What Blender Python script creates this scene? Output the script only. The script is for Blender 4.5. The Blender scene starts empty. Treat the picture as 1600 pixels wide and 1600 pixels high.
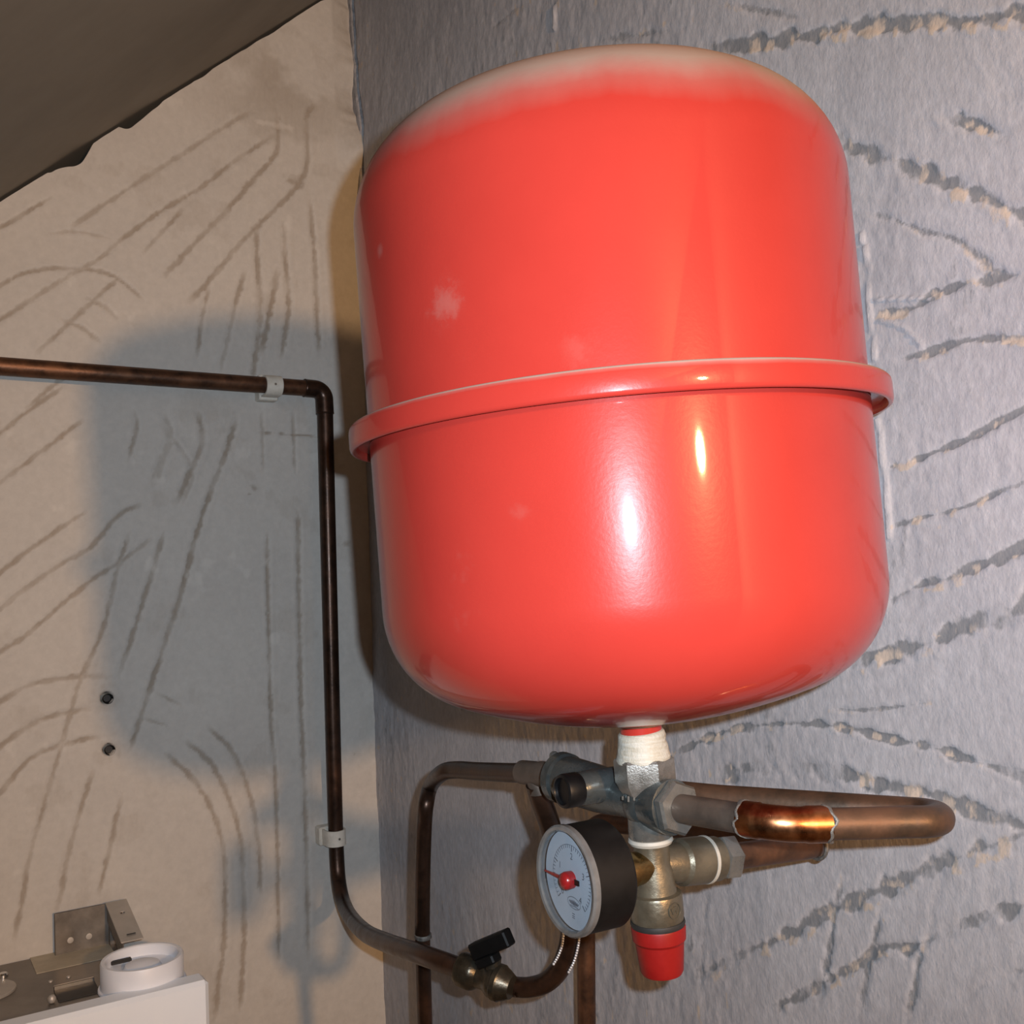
import bpy, math, numpy as np
from mathutils import Vector, Matrix
R_ = math.radians
scene = bpy.context.scene
col = scene.collection

# ------------------------------------------------------------------ camera
PITCH, ROLL, F = 0.05, -0.04, 1600.0
CAM = np.array([0.0, 0.0, 1.65])
fw = np.array([0, math.cos(PITCH), math.sin(PITCH)])
_r = np.array([1.0, 0, 0]); _u = np.cross(_r, fw)
rt = math.cos(ROLL) * _r + math.sin(ROLL) * _u
up = math.cos(ROLL) * _u - math.sin(ROLL) * _r
cd = bpy.data.cameras.new('camera'); cam = bpy.data.objects.new('camera', cd); col.objects.link(cam)
cd.sensor_width = 36; cd.sensor_fit = 'HORIZONTAL'; cd.lens = 36 * F / 1600; cd.clip_start = 0.01
m = Matrix.Identity(4)
for i in range(3):
    m[i][0], m[i][1], m[i][2], m[i][3] = rt[i], up[i], -fw[i], CAM[i]
cam.matrix_world = m
scene.camera = cam

# ------------------------------------------------------------------ world, lights, exposure
scene.view_settings.view_transform = 'Standard'
scene.view_settings.look = 'None'
scene.view_settings.gamma = 1.0
scene.view_settings.exposure = 0.0
scene.view_settings.use_curve_mapping = False
w = bpy.data.worlds.new('world'); scene.world = w; w.use_nodes = True
w.node_tree.nodes['Background'].inputs[0].default_value = (1.0, 0.86, 0.75, 1)
w.node_tree.nodes['Background'].inputs[1].default_value = 0.008

def point_light(name, loc, power, color, radius):
    d = bpy.data.lights.new(name, 'POINT'); d.energy = power; d.color = color; d.shadow_soft_size = radius
    o = bpy.data.objects.new(name, d); o.location = loc; col.objects.link(o); return o
fl = bpy.data.lights.new('phone_flash', 'SPOT'); fl.energy = 25.0; fl.color = (0.76, 0.88, 1.0); fl.shadow_soft_size = 0.004
fl.spot_size = R_(112); fl.spot_blend = 1.0
flo = bpy.data.objects.new('phone_flash', fl); flo.location = (0.025, 0.0, 1.666); col.objects.link(flo)
flo.rotation_euler = Vector((0.0, -math.cos(PITCH), -math.sin(PITCH))).to_track_quat('Z', 'Y').to_euler()
point_light('warm_bulb', (0.648, -0.595, 1.812), 58.0, (1.0, 0.56, 0.25), 0.032)

# ------------------------------------------------------------------ helpers
def P(u, v, d):
    """point seen at photo pixel (u, v), d metres in front of the camera"""
    return CAM + d * (fw + (u - 800) / F * rt - (v - 800) / F * up)

def nrm(a):
    a = np.asarray(a, float); return a / np.linalg.norm(a)

class MB:
    def __init__(s): s.v = []; s.f = []
    def add(s, v, f):
        o = len(s.v); s.v += [tuple(map(float, p)) for p in v]; s.f += [tuple(i + o for i in q) for q in f]; return s
    def lathe(s, O, A, prof, n=48, e1=None, ph=0.0, cap=True):
        O = np.asarray(O, float); A = nrm(A)
        if e1 is None: e1 = [0, 0, 1.0] if abs(A[2]) < .9 else [0, 1.0, 0]
        e1 = np.asarray(e1, float); e1 = nrm(e1 - (e1 @ A) * A); e2 = np.cross(A, e1)
        v = []; rings = []
        for r, z in prof:
            if r < 1e-6:
                rings.append([len(v)] * n); v.append(O + z * A)
            else:
                rings.append(list(range(len(v), len(v) + n)))
                for k in range(n):
                    t = ph + 2 * math.pi * k / n
                    v.append(O + z * A + r * (math.cos(t) * e1 + math.sin(t) * e2))
        f = []
        for a, b in zip(rings[:-1], rings[1:]):
            for k in range(n):
                q = [a[k], a[(k + 1) % n], b[(k + 1) % n], b[k]]
                q2 = []
                for i in q:
                    if i not in q2: q2.append(i)
                if len(q2) > 2: f.append(q2)
        for ring, rev in ((rings[0], True), (rings[-1], False)) if cap else ():
            if ring[0] != ring[1]: f.append(ring[::-1] if rev else ring)
        return s.add(v, f)
    def tube(s, pts, r, n=20, cap=True):
        pts = [np.asarray(p, float) for p in pts]; N = len(pts)
        rr = r if hasattr(r, '__len__') else [r] * N
        T = []
        for i in range(N):
            T.append(nrm(pts[min(i + 1, N - 1)] - pts[max(i - 1, 0)]))
        e = np.array([0, 0, 1.0]) if abs(T[0][2]) < .9 else np.array([0, 1.0, 0])
        v = []
        for i in range(N):
            e = nrm(e - (e @ T[i]) * T[i]); g = np.cross(T[i], e)
            for k in range(n):
                t = 2 * math.pi * k / n
                v.append(pts[i] + rr[i] * (math.cos(t) * e + math.sin(t) * g))
        f = []
        for i in range(N - 1):
            for k in range(n):
                a = i * n + k; b = i * n + (k + 1) % n
                f.append((a, b, b + n, a + n))
        if cap:
            f.append(tuple(range(n))[::-1]); f.append(tuple(range((N - 1) * n, N * n)))
        return s.add(v, f)
    def box(s, O, ax, ay, az, bev=0.0):
        """box from corner O with edge vectors; bev = chamfer"""
        O = np.asarray(O, float); E = [np.asarray(a, float) for a in (ax, ay, az)]
        L = [np.linalg.norm(e) for e in E]; D = [e / l for e, l in zip(E, L)]
        v = []
        if bev <= 0:
            for k in range(2):
                for j in range(2):
                    for i in range(2): v.append(O + i * E[0] + j * E[1] + k * E[2])
            return s.add(v, [(0, 2, 3, 1), (4, 5, 7, 6), (0, 1, 5, 4), (2, 6, 7, 3), (0, 4, 6, 2), (1, 3, 7, 5)])
        idx = {}
        for k in (0, 1):
            for j in (0, 1):
                for i in (0, 1):
                    for a in range(3):
                        c = [i * L[0], j * L[1], k * L[2]]
                        for b in range(3):
                            if b != a: c[b] += bev if (i, j, k)[b] == 0 else -bev
                        idx[(i, j, k, a)] = len(v)
                        v.append(O + c[0] * D[0] + c[1] * D[1] + c[2] * D[2])
        f = []
        for a in range(3):
            b, c = [q for q in range(3) if q != a]
            for sd in (0, 1):
                q = []
                for (p_, r_) in ((0, 0), (1, 0), (1, 1), (0, 1)):
                    t = [0, 0, 0]; t[a] = sd; t[b] = p_; t[c] = r_
                    q.append(idx[(*t, a)])
                f.append(q)
        for a in range(3):
            b, c = [q for q in range(3) if q != a]
            for p_ in (0, 1):
                for r_ in (0, 1):
                    t0 = [0, 0, 0]; t0[b] = p_; t0[c] = r_; t1 = list(t0); t1[a] = 1
                    f.append((idx[(*t0, b)], idx[(*t1, b)], idx[(*t1, c)], idx[(*t0, c)]))
        for k in (0, 1):
            for j in (0, 1):
                for i in (0, 1): f.append(tuple(idx[(i, j, k, a)] for a in range(3)))
        return s.add(v, f)
    def sphere(s, c, r, n=14, sq=(1, 1, 1)):
        pr = [(r * math.sin(t), -r * math.cos(t)) for t in np.linspace(0, math.pi, n // 2 + 1)]
        pr[0] = (0, -r); pr[-1] = (0, r)
        return s.lathe(c, (0, 0, 1), pr, n)
    def torus(s, O, A, R, r, n=48, k=10):
        A = nrm(A); e = np.array([0, 0, 1.0]) if abs(A[2]) < .9 else np.array([0, 1.0, 0])
        e = nrm(e - (e @ A) * A); g = np.cross(A, e); v = []; f = []
        for i in range(n):
            t = 2 * math.pi * i / n; dd = math.cos(t) * e + math.sin(t) * g
            for j in range(k):
                q = 2 * math.pi * j / k
                v.append(np.asarray(O) + dd * (R + r * math.cos(q)) + A * r * math.sin(q))
        for i in range(n):
            for j in range(k):
                f.append((i * k + j, ((i + 1) % n) * k + j, ((i + 1) % n) * k + (j + 1) % k, i * k + (j + 1) % k))
        return s.add(v, f)
    def build(s, name, mat, parent=None, smooth=35, label=None):
        if parent is not None: off = np.array(parent['_o'])
        else: off = np.mean(np.array(s.v), 0)
        me = bpy.data.meshes.new(name)
        me.from_pydata([tuple(np.array(p) - off) for p in s.v], [], s.f)
        import bmesh
        bm = bmesh.new(); bm.from_mesh(me); bmesh.ops.recalc_face_normals(bm, faces=bm.faces); bm.to_mesh(me); bm.free()
        if smooth:
            me.shade_smooth(); me.set_sharp_from_angle(angle=R_(smooth))
        me.materials.append(mat)
        o = bpy.data.objects.new(name, me); col.objects.link(o)
        o['_o'] = [float(q) for q in off]
        if parent is not None: o.parent = parent
        else: o.location = off
        if parent is not None and parent.type == 'MESH': pass
        if label: o['label'] = label
        return o

def thing(name, label, cat, loc, group=None):
    o = bpy.data.objects.new(name, None); o.empty_display_size = 0.02; col.objects.link(o)
    o.location = [float(q) for q in loc]; o['_o'] = [float(q) for q in loc]
    tag(o, label, cat, group); return o
def tag(o, label, cat, group=None):
    o['label'] = label; o['category'] = cat
    if group: o['group'] = group
    return o
def structure(o, label=None, cat=None):
    o['kind'] = 'structure'
    if label: o['label'] = label
    if cat: o['category'] = cat
    return o

def spline(pts, per=8):
    """Catmull-Rom through the points (any dimension)"""
    p = [np.asarray(q, float) for q in pts]
    if len(p) < 3: return [p[0] + (p[1] - p[0]) * t for t in np.linspace(0, 1, per + 1)]
    p = [2 * p[0] - p[1]] + p + [2 * p[-1] - p[-2]]
    out = []
    for i in range(1, len(p) - 2):
        a, b, c, d = p[i - 1:i + 3]
        for t in np.linspace(0, 1, per, endpoint=False):
            out.append(.5 * (2 * b + (c - a) * t + (2 * a - 5 * b + 4 * c - d) * t * t + (3 * b - a - 3 * c + d) * t ** 3))
    out.append(p[-2]); return out
def fillet(pts, rad, n=8):
    """polyline with rounded corners"""
    p = [np.asarray(q, float) for q in pts]; out = [p[0]]
    for i in range(1, len(p) - 1):
        a = nrm(p[i - 1] - p[i]); b = nrm(p[i + 1] - p[i])
        rr = rad[i - 1] if hasattr(rad, '__len__') else rad
        ang = math.acos(max(-1, min(1, float(a @ b))))
        if ang > math.pi - .02 or rr <= 0: out.append(p[i]); continue
        L = rr / math.tan(ang / 2)
        L = min(L, .48 * np.linalg.norm(p[i - 1] - p[i]), .48 * np.linalg.norm(p[i + 1] - p[i])); rr = L * math.tan(ang / 2)
        c = p[i] + nrm(a + b) * rr / math.sin(ang / 2)
        s0 = p[i] + a * L - c; s1 = p[i] + b * L - c
        tot = math.acos(max(-1, min(1, float(nrm(s0) @ nrm(s1)))))
        for k in range(n + 1):
            t = k / n
            out.append(c + (math.sin((1 - t) * tot) * s0 + math.sin(t * tot) * s1) / math.sin(tot))
    out.append(p[-1]); return out

# ------------------------------------------------------------------ materials
def nt(name):
    m = bpy.data.materials.new(name); m.use_nodes = True
    n = m.node_tree.nodes; return m, n, m.node_tree.links, n['Principled BSDF']
def noise(n, l, scale, detail=4, rough=.6, vec=None, stretch=None):
    t = n.new('ShaderNodeTexNoise'); t.inputs['Scale'].default_value = scale
    t.inputs['Detail'].default_value = detail; t.inputs['Roughness'].default_value = rough
    tc = n.new('ShaderNodeTexCoord')
    src = tc.outputs['Object']
    if stretch:
        mp = n.new('ShaderNodeMapping'); mp.inputs['Scale'].default_value = stretch
        l.new(src, mp.inputs[0]); src = mp.outputs[0]
    l.new(src, t.inputs['Vector']); return t.outputs['Fac']
def ramp(n, l, fac, stops):
    r = n.new('ShaderNodeValToRGB'); e = r.color_ramp.elements
    while len(e) < len(stops): e.new(.5)
    for k, (p, c) in enumerate(stops):
        e[k].position = p; e[k].color = (*c, 1) if hasattr(c, '__len__') else (c, c, c, 1)
    l.new(fac, r.inputs[0]); return r.outputs[0]
def mixc(n, l, fac, a, b):
    x = n.new('ShaderNodeMix'); x.data_type = 'RGBA'
    for sock, val in ((x.inputs[0], fac), (x.inputs[6], a), (x.inputs[7], b)):
        if isinstance(val, bpy.types.NodeSocket): l.new(val, sock)
        elif hasattr(val, '__len__'): sock.default_value = (*val, 1)
        else: sock.default_value = val
    return x.outputs[2]
def math_(n, l, op, a, b=None):
    x = n.new('ShaderNodeMath'); x.operation = op; x.use_clamp = True
    for sock, val in ((x.inputs[0], a), (x.inputs[1], b)):
        if val is None: continue
        if isinstance(val, bpy.types.NodeSocket): l.new(val, sock)
        else: sock.default_value = val
    return x.outputs[0]
def bump(n, l, b, h, strength, dist):
    x = n.new('ShaderNodeBump'); x.inputs['Strength'].default_value = strength; x.inputs['Distance'].default_value = dist
    l.new(h, x.inputs['Height']); l.new(x.outputs[0], b.inputs['Normal']); return x
def mottled(name, c1, c2, scale, metallic=0, rough=.5, rough2=None, spec=.5, bmp=0, stretch=None, lo=.35, hi=.65):
    m, n, l, b = nt(name)
    f = noise(n, l, scale, 5, .65, stretch=stretch)
    l.new(ramp(n, l, f, [(lo, c1), (hi, c2)]), b.inputs['Base Color'])
    b.inputs['Metallic'].default_value = metallic; b.inputs['Specular IOR Level'].default_value = spec
    if rough2 is None: b.inputs['Roughness'].default_value = rough
    else: l.new(ramp(n, l, f, [(lo, rough), (hi, rough2)]), b.inputs['Roughness'])
    if bmp: bump(n, l, b, noise(n, l, scale * 6, 3), .5, bmp)
    return m

M = {}
M['copper'] = mottled('dull_copper', (.055, .031, .021), (.165, .078, .042), 42, .7, .36, .52, bmp=.0003)
M['copper_dark'] = mottled('tarnished_copper', (.032, .019, .0135), (.070, .036, .023), 55, .7, .28, .40, bmp=.0002)
M['copper_bright'] = mottled('bright_copper', (.26, .10, .045), (.55, .25, .11), 70, 1, .26, .38)
M['copper_grey'] = mottled('grey_filmed_copper', (.085, .065, .052), (.14, .105, .082), 50, .5, .42, .55, bmp=.0002)
M['solder'] = mottled('solder', (.10, .097, .09), (.20, .19, .175), 300, .5, .4, .55, bmp=.0006)
M['nickel'] = mottled('dull_nickel', (.17, .168, .155), (.25, .245, .225), 70, .7, .22, .34, bmp=.00025)
M['nickel_dark'] = mottled('dark_nickel', (.058, .067, .067), (.105, .116, .115), 60, .6, .18, .30, bmp=.0003)
M['nickel_bright'] = mottled('bright_nickel', (.28, .27, .245), (.36, .345, .32), 180, .8, .32, .42, bmp=.0004)
M['brass'] = mottled('aged_brass', (.20, .135, .055), (.34, .24, .11), 60, 1, .26, .38, bmp=.0004)
M['brass_grey'] = mottled('greyed_brass', (.13, .112, .08), (.19, .168, .122), 55, .65, .30, .42, bmp=.0004)
M['tape'] = mottled('sealing_tape', (.36, .33, .26), (.46, .45, .40), 90, 0, .5, .65, bmp=.0009, stretch=(1, 1, 7))
M['white_ring'] = mottled('white_sealant', (.36, .345, .30), (.42, .405, .36), 120, 0, .6)
M['black_plastic'] = mottled('black_plastic', (.003, .003, .0035), (.007, .0065, .0065), 50, 0, .34, .45, spec=.3, bmp=.0001)
M['gauge_case'] = mottled('gauge_case_plastic', (.0025, .0023, .0023), (.006, .0053, .005), 26, 0, .45, .6, spec=.22, bmp=.00015)
M['handle_black'] = mottled('valve_handle_plastic', (.003, .003, .0032), (.006, .006, .006), 60, 0, .5, spec=.2)
M['rubber_hole_shade'] = mottled('black_rubber_hole_shade', (.012, .012, .012), (.02, .02, .02), 80, 0, .6)  # black rubber, also used as painted shade in the drilled holes
M['red_cap'] = mottled('red_cap_plastic', (.20, .0065, .006), (.25, .010, .008), 40, 0, .42, .52, spec=.3, bmp=.0001)
M['needle'] = mottled('red_needle', (.26, .006, .009), (.30, .009, .012), 40, 0, .25)
M['dial'] = mottled('dial_card', (.36, .39, .42), (.40, .43, .46), 50, 0, .5)
M['ink'] = mottled('dial_ink', (.06, .06, .07), (.09, .09, .10), 50, 0, .6)
M['clip'] = mottled('pipe_clip_plastic', (.58, .55, .48), (.70, .67, .60), 90, 0, .5)
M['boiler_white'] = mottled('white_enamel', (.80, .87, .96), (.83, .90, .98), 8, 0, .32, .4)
M['ring_white'] = mottled('white_flue_plastic', (.74, .78, .86), (.80, .84, .90), 10, 0, .42)
M['steel'] = mottled('galvanised_steel', (.17, .155, .14), (.29, .27, .245), 22, .7, .34, .5)
M['steel_pale'] = mottled('pale_sheet_steel', (.42, .40, .37), (.52, .49, .45), 30, .45, .45, .55)
M['label_paper'] = mottled('yellowed_label', (.42, .37, .28), (.50, .45, .35), 60, 0, .6)
M['chrome'] = mottled('screw_chrome', (.65, .65, .65), (.75, .75, .74), 80, 1, .16)
M['floor'] = mottled('floor_screed', (.14, .125, .11), (.20, .18, .16), 9, 0, .8, bmp=.001)
M['bracket'] = mottled('bracket_steel', (.30, .29, .28), (.38, .37, .36), 40, .7, .45)

M['valve_metal'] = mottled('tarnished_valve_brass', (.055, .047, .034), (.10, .088, .066), 60, .8, .26, .38, bmp=.0004)
M['beads'] = mottled('bright_beads', (.50, .50, .52), (.62, .62, .64), 80, .5, .2)

M['copper_brown'] = mottled('brown_copper', (.050, .035, .024), (.125, .066, .038), 38, .5, .40, .55, bmp=.0003)

def glass():
    m, n, l, b = nt('clear_lens')
    tr = n.new('ShaderNodeBsdfTransparent'); tr.inputs[0].default_value = (.93, .95, .97, 1)
    gl = n.new('ShaderNodeBsdfGlossy'); gl.inputs['Roughness'].default_value = .04
    lw = n.new('ShaderNodeLayerWeight'); lw.inputs[0].default_value = .5
    fr = n.new('ShaderNodeMath'); fr.operation = 'MULTIPLY'; l.new(lw.outputs['Facing'], fr.inputs[0]); fr.inputs[1].default_value = .10
    mx = n.new('ShaderNodeMixShader'); l.new(fr.outputs[0], mx.inputs[0]); l.new(tr.outputs[0], mx.inputs[1]); l.new(gl.outputs[0], mx.inputs[2])
    l.new(mx.outputs[0], n['Material Output'].inputs[0])
    return m
M['glass'] = glass()
def bezel():
    m, n, l, b = nt('frosted_acrylic_rim')
    l.new(ramp(n, l, noise(n, l, 90, 3), [(.3, (.085, .083, .08)), (.7, (.13, .128, .125))]), b.inputs['Base Color'])
    b.inputs['Roughness'].default_value = .16; b.inputs['Transmission Weight'].default_value = .0
    b.inputs['Coat Weight'].default_value = .5; b.inputs['Coat Roughness'].default_value = .06
    return m
M['bezel'] = bezel()
def water():
    m, n, l, b = nt('water')
    b.inputs['Roughness'].default_value = .0; b.inputs['Transmission Weight'].default_value = 1; b.inputs['IOR'].default_value = 1.33
    return m
M['water'] = water()

def enamel():
    m, n, l, b = nt('red_enamel')
    base = ramp(n, l, noise(n, l, 7, 5, .6), [(.3, (.305, .0250, .0185)), (.7, (.35, .0300, .022))])
    # settled dust: lies where the surface faces up, wiped in streaks
    g = n.new('ShaderNodeNewGeometry'); sx = n.new('ShaderNodeSeparateXYZ'); l.new(g.outputs['Normal'], sx.inputs[0])
    nz = math_(n, l, 'MAXIMUM', sx.outputs['Z'], 0.0)
    streak = noise(n, l, 9, 4, .6, stretch=(2.2, 2.2, .5))
    lift = n.new('ShaderNodeMath'); lift.operation = 'MULTIPLY_ADD'; l.new(streak, lift.inputs[0])
    lift.inputs[1].default_value = .36; l.new(nz, lift.inputs[2])
    mk = ramp(n, l, lift.outputs[0], [(.36, 0.0), (.56, .22), (.85, .92)])
    smear = ramp(n, l, noise(n, l, 16, 5, .7), [(.66, 0.0), (.84, .10)])
    mk = math_(n, l, 'ADD', mk, smear)
    for (u_, v_, rad_, amt_) in ((695, 476, .012, .20), (594, 392, .003, .25), (902, 545, .009, .06), (815, 802, .006, .08), (985, 690, .012, .05)):
        d_ = nrm(P(u_, v_, 1) - CAM); va = nrm([-0.04209, 0, 0.99911]); vc = np.array([0.06072, 0.58627, 1.72843])
        dp_ = d_ - (d_ @ va) * va; wp_ = (CAM - vc) - ((CAM - vc) @ va) * va
        a_, b_, c_ = dp_ @ dp_, 2 * dp_ @ wp_, wp_ @ wp_ - .14 ** 2
        q_ = CAM + d_ * (-b_ - math.sqrt(b_ * b_ - 4 * a_ * c_)) / (2 * a_)
        dn = n.new('ShaderNodeVectorMath'); dn.operation = 'DISTANCE'; l.new(g.outputs['Position'], dn.inputs[0]); dn.inputs[1].default_value = [float(k) for k in q_]
        wob = n.new('ShaderNodeMath'); wob.operation = 'MULTIPLY_ADD'; l.new(noise(n, l, 120, 4, .7), wob.inputs[0]); wob.inputs[1].default_value = rad_ * 2.2; l.new(dn.outputs['Value'], wob.inputs[2])
        sm = ramp(n, l, wob.outputs[0], [(rad_ * 1.2, amt_), (rad_ * 2.0, 0.0)])
        mk = math_(n, l, 'ADD', mk, sm)
    l.new(mixc(n, l, mk, base, (.29, .235, .20)), b.inputs['Base Color'])
    l.new(ramp(n, l, mk, [(0, .30), (.6, .85)]), b.inputs['Roughness']); b.inputs['Specular IOR Level'].default_value = .12
    inv = math_(n, l, 'SUBTRACT', .45, mk); l.new(inv, b.inputs['Coat Weight'])
    b.inputs['Coat Roughness'].default_value = .055
    bump(n, l, b, noise(n, l, 420, 2), .12, .0004)
    return m
M['enamel'] = enamel()

def wall_mat(name, c1, c2, dark, light, scale, stretch, bmpd, rough, fl=.8, fh=1.12, cs=230, ca=1.0, cw=.22, lo=.30):
    m, n, l, b = nt(name)
    base = ramp(n, l, noise(n, l, scale, 8, .66, stretch=stretch), [(.3, c1), (.7, c2)])
    fine = ramp(n, l, noise(n, l, scale * 14, 4, .6, stretch=stretch), [(.25, fl), (.75, fh)])
    mul = n.new('ShaderNodeMix'); mul.data_type = 'RGBA'; mul.blend_type = 'MULTIPLY'; mul.inputs[0].default_value = 1
    l.new(base, mul.inputs[6]); l.new(fine, mul.inputs[7])
    a1 = n.new('ShaderNodeAttribute'); a1.attribute_name = 'grime_shade'
    a2 = n.new('ShaderNodeAttribute'); a2.attribute_name = 'bare'
    def crisp(att, sc, amt, lo, hi, seedz):
        f = noise(n, l, sc, 4, .65, stretch=(1, 1, .6 + seedz))
        k = n.new('ShaderNodeMath'); k.operation = 'MULTIPLY_ADD'; l.new(f, k.inputs[0]); k.inputs[1].default_value = amt
        l.new(att, k.inputs[2])
        g = n.new('ShaderNodeMath'); g.operation = 'SUBTRACT'; l.new(k.outputs[0], g.inputs[0]); g.inputs[1].default_value = amt * .5
        return ramp(n, l, g.outputs[0], [(lo, 0.0), (hi, 1.0)])
    c = mixc(n, l, crisp(a1.outputs['Fac'], cs, ca, lo, lo + cw, -.15), mul.outputs[2], dark)
    c = mixc(n, l, crisp(a2.outputs['Fac'], cs * 1.45, ca, lo + .04, lo + .04 + cw, -.2), c, light)
    l.new(c, b.inputs['Base Color']); b.inputs['Roughness'].default_value = rough
    b.inputs['Specular IOR Level'].default_value = .25
    bump(n, l, b, noise(n, l, scale * 22, 4, .6, stretch=stretch), .55, bmpd)
    return m
M['wall_cream'] = wall_mat('cream_plaster', (.50, .48, .45), (.54, .52, .485), (.325, .285, .24), (.62, .60, .56), 9, None, .0005, .85, .93, 1.05, 240, .30, .75, .10)
M['wall_grey'] = wall_mat('grey_painted_plaster', (.37, .365, .385), (.455, .45, .47), (.205, .21, .22), (.48, .405, .34), 14, (1, 1, .6), .0010, .7, .83, 1.09, 230, 1.0, .34, .26)
M['ceiling'] = mottled('brown_ceiling_board', (.19, .165, .13), (.25, .22, .175), 4, 0, .75, bmp=.0003)

# ------------------------------------------------------------------ room geometry
CORN = P(569, 600, 1.38); CX = np.array([CORN[0], CORN[1]])
ANG = R_(58)
DR = np.array([math.cos(ANG), -math.sin(ANG), 0]); NR = np.array([-math.sin(ANG), -math.cos(ANG), 0])   # grey wall: along, outward
DL = np.array([-math.sin(ANG), -math.cos(ANG), 0]); NL = np.array([math.cos(ANG), -math.sin(ANG), 0])  # cream wall
C0 = np.array([CX[0], CX[1], 0.0])
def ray_wall(u, v, N, off=0.0):
    d = P(u, v, 1) - CAM
    t = (N @ (C0 - CAM) + off) / (N @ d)
    return CAM + t * d, t
def WL(u, v, off=0.0): return ray_wall(u, v, NL, off)[0]
def WR(u, v, off=0.0): return ray_wall(u, v, NR, off)[0]
def on_z(u, v, z):
    d = P(u, v, 1) - CAM; return CAM + d * (z - CAM[2]) / d[2]

def vn(x, y, seed):
    xi = np.floor(x).astype(np.int64); yi = np.floor(y).astype(np.int64); fx = x - xi; fy = y - yi
    fx = fx * fx * (3 - 2 * fx); fy = fy * fy * (3 - 2 * fy)
    def h(a, b):
        q = (a * 374761393 + b * 668265263 + seed * 974711) & 0xffffffff
        q = ((q ^ (q >> 13)) * 1274126177) & 0xffffffff
        return ((q ^ (q >> 16)) & 0xffff) / 65535.0
    return (h(xi, yi) * (1 - fx) + h(xi + 1, yi) * fx) * (1 - fy) + (h(xi, yi + 1) * (1 - fx) + h(xi + 1, yi + 1) * fx) * fy
def fbm(x, y, seed, oc=4):
    s = 0; a = .5
    for k in range(oc): s = s + a * vn(x * 2 ** k, y * 2 ** k, seed + k); a *= .5
    return s / (1 - .5 ** oc)

def stroke_field(Tg, Zg, strokes, D, N):
    """for each stroke yields (slice, distance, along, half width)"""
    t1 = Tg[0]; z1 = Zg[:, 0]
    for pts, wpx, amp in strokes:
        q = []
        wm = 0
        for (u, v) in pts:
            p, d = ray_wall(u, v, N); q.append(((p - C0) @ D, p[2])); wm += d
        hw = .5 * wpx * wm / len(pts) / F
        q = np.array(spline(q, 6)); mg = hw * 2.2
        i0, i1 = np.searchsorted(t1, [q[:, 0].min() - mg, q[:, 0].max() + mg]); j0, j1 = np.searchsorted(z1, [q[:, 1].min() - mg, q[:, 1].max() + mg])
        if i1 <= i0 or j1 <= j0: continue
        T = Tg[j0:j1, i0:i1]; Z = Zg[j0:j1, i0:i1]
        best = np.full(T.shape, 9.0); side = np.zeros(T.shape); al = np.zeros(T.shape); acc = 0
        for a, b in zip(q[:-1], q[1:]):
            e = b - a; L = np.hypot(*e)
            if L < 1e-9: continue
            k = np.clip(((T - a[0]) * e[0] + (Z - a[1]) * e[1]) / L ** 2, 0, 1)
            d = np.hypot(T - a[0] - k * e[0], Z - a[1] - k * e[1])
            mk = d < best
            best[mk] = d[mk]; al[mk] = (acc + k * L)[mk]
            side[mk] = ((Z - a[1] - k * e[1]))[mk]
            acc += L
        yield (slice(j0, j1), slice(i0, i1)), best, side, al, acc, hw, amp

def axis_pts(segs):
    out = []
    for a, b, st in segs:
        n_ = max(1, int(round((b - a) / st))); out += list(np.linspace(a, b, n_, endpoint=False))
    out.append(segs[-1][1]); return np.array(out)

def grid_wall(name, tg, zg, height, grime_shade, bare, D, N, mat, ztop=None):
    T, Z = np.meshgrid(tg, zg)
    Zc = Z if ztop is None else np.minimum(Z, ztop(T))
    co = C0[None, None] + T[..., None] * D + height[..., None] * N
    co[..., 2] += Zc
    ny, nx = T.shape
    idx = np.arange(ny * nx).reshape(ny, nx)
    f = np.stack([idx[:-1, :-1], idx[:-1, 1:], idx[1:, 1:], idx[1:, :-1]], -1)
    if ztop is not None:
        keep = (Z[:-1, :-1] < ztop(T[:-1, :-1])) | (Z[:-1, 1:] < ztop(T[:-1, 1:])); f = f[keep]
    f = f.reshape(-1, 4)
    a = co[f[0, 0] // nx, f[0, 0] % nx]; b = co[f[0, 1] // nx, f[0, 1] % nx]; c = co[f[0, 3] // nx, f[0, 3] % nx]
    if np.cross(b - a, c - a) @ N < 0: f = f[:, ::-1]
    me = bpy.data.meshes.new(name)
    me.vertices.add(ny * nx); me.vertices.foreach_set('co', co.reshape(-1).astype(np.float32))
    nf = len(f); me.loops.add(nf * 4); me.loops.foreach_set('vertex_index', np.ascontiguousarray(f).reshape(-1).astype(np.int32))
    me.polygons.add(nf); me.polygons.foreach_set('loop_start', np.arange(0, nf * 4, 4, dtype=np.int32))
    me.polygons.foreach_set('loop_total', np.full(nf, 4, np.int32))
    me.update(calc_edges=True); me.validate()
    for nm, arr in (('grime_shade', grime_shade), ('bare', bare)):
        at = me.attributes.new(nm, 'FLOAT', 'POINT'); at.data.foreach_set('value', np.clip(arr, 0, 1).reshape(-1).astype(np.float32))
    me.shade_smooth(); me.materials.append(mat)
    o = bpy.data.objects.new(name, me); col.objects.link(o); return o

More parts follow.
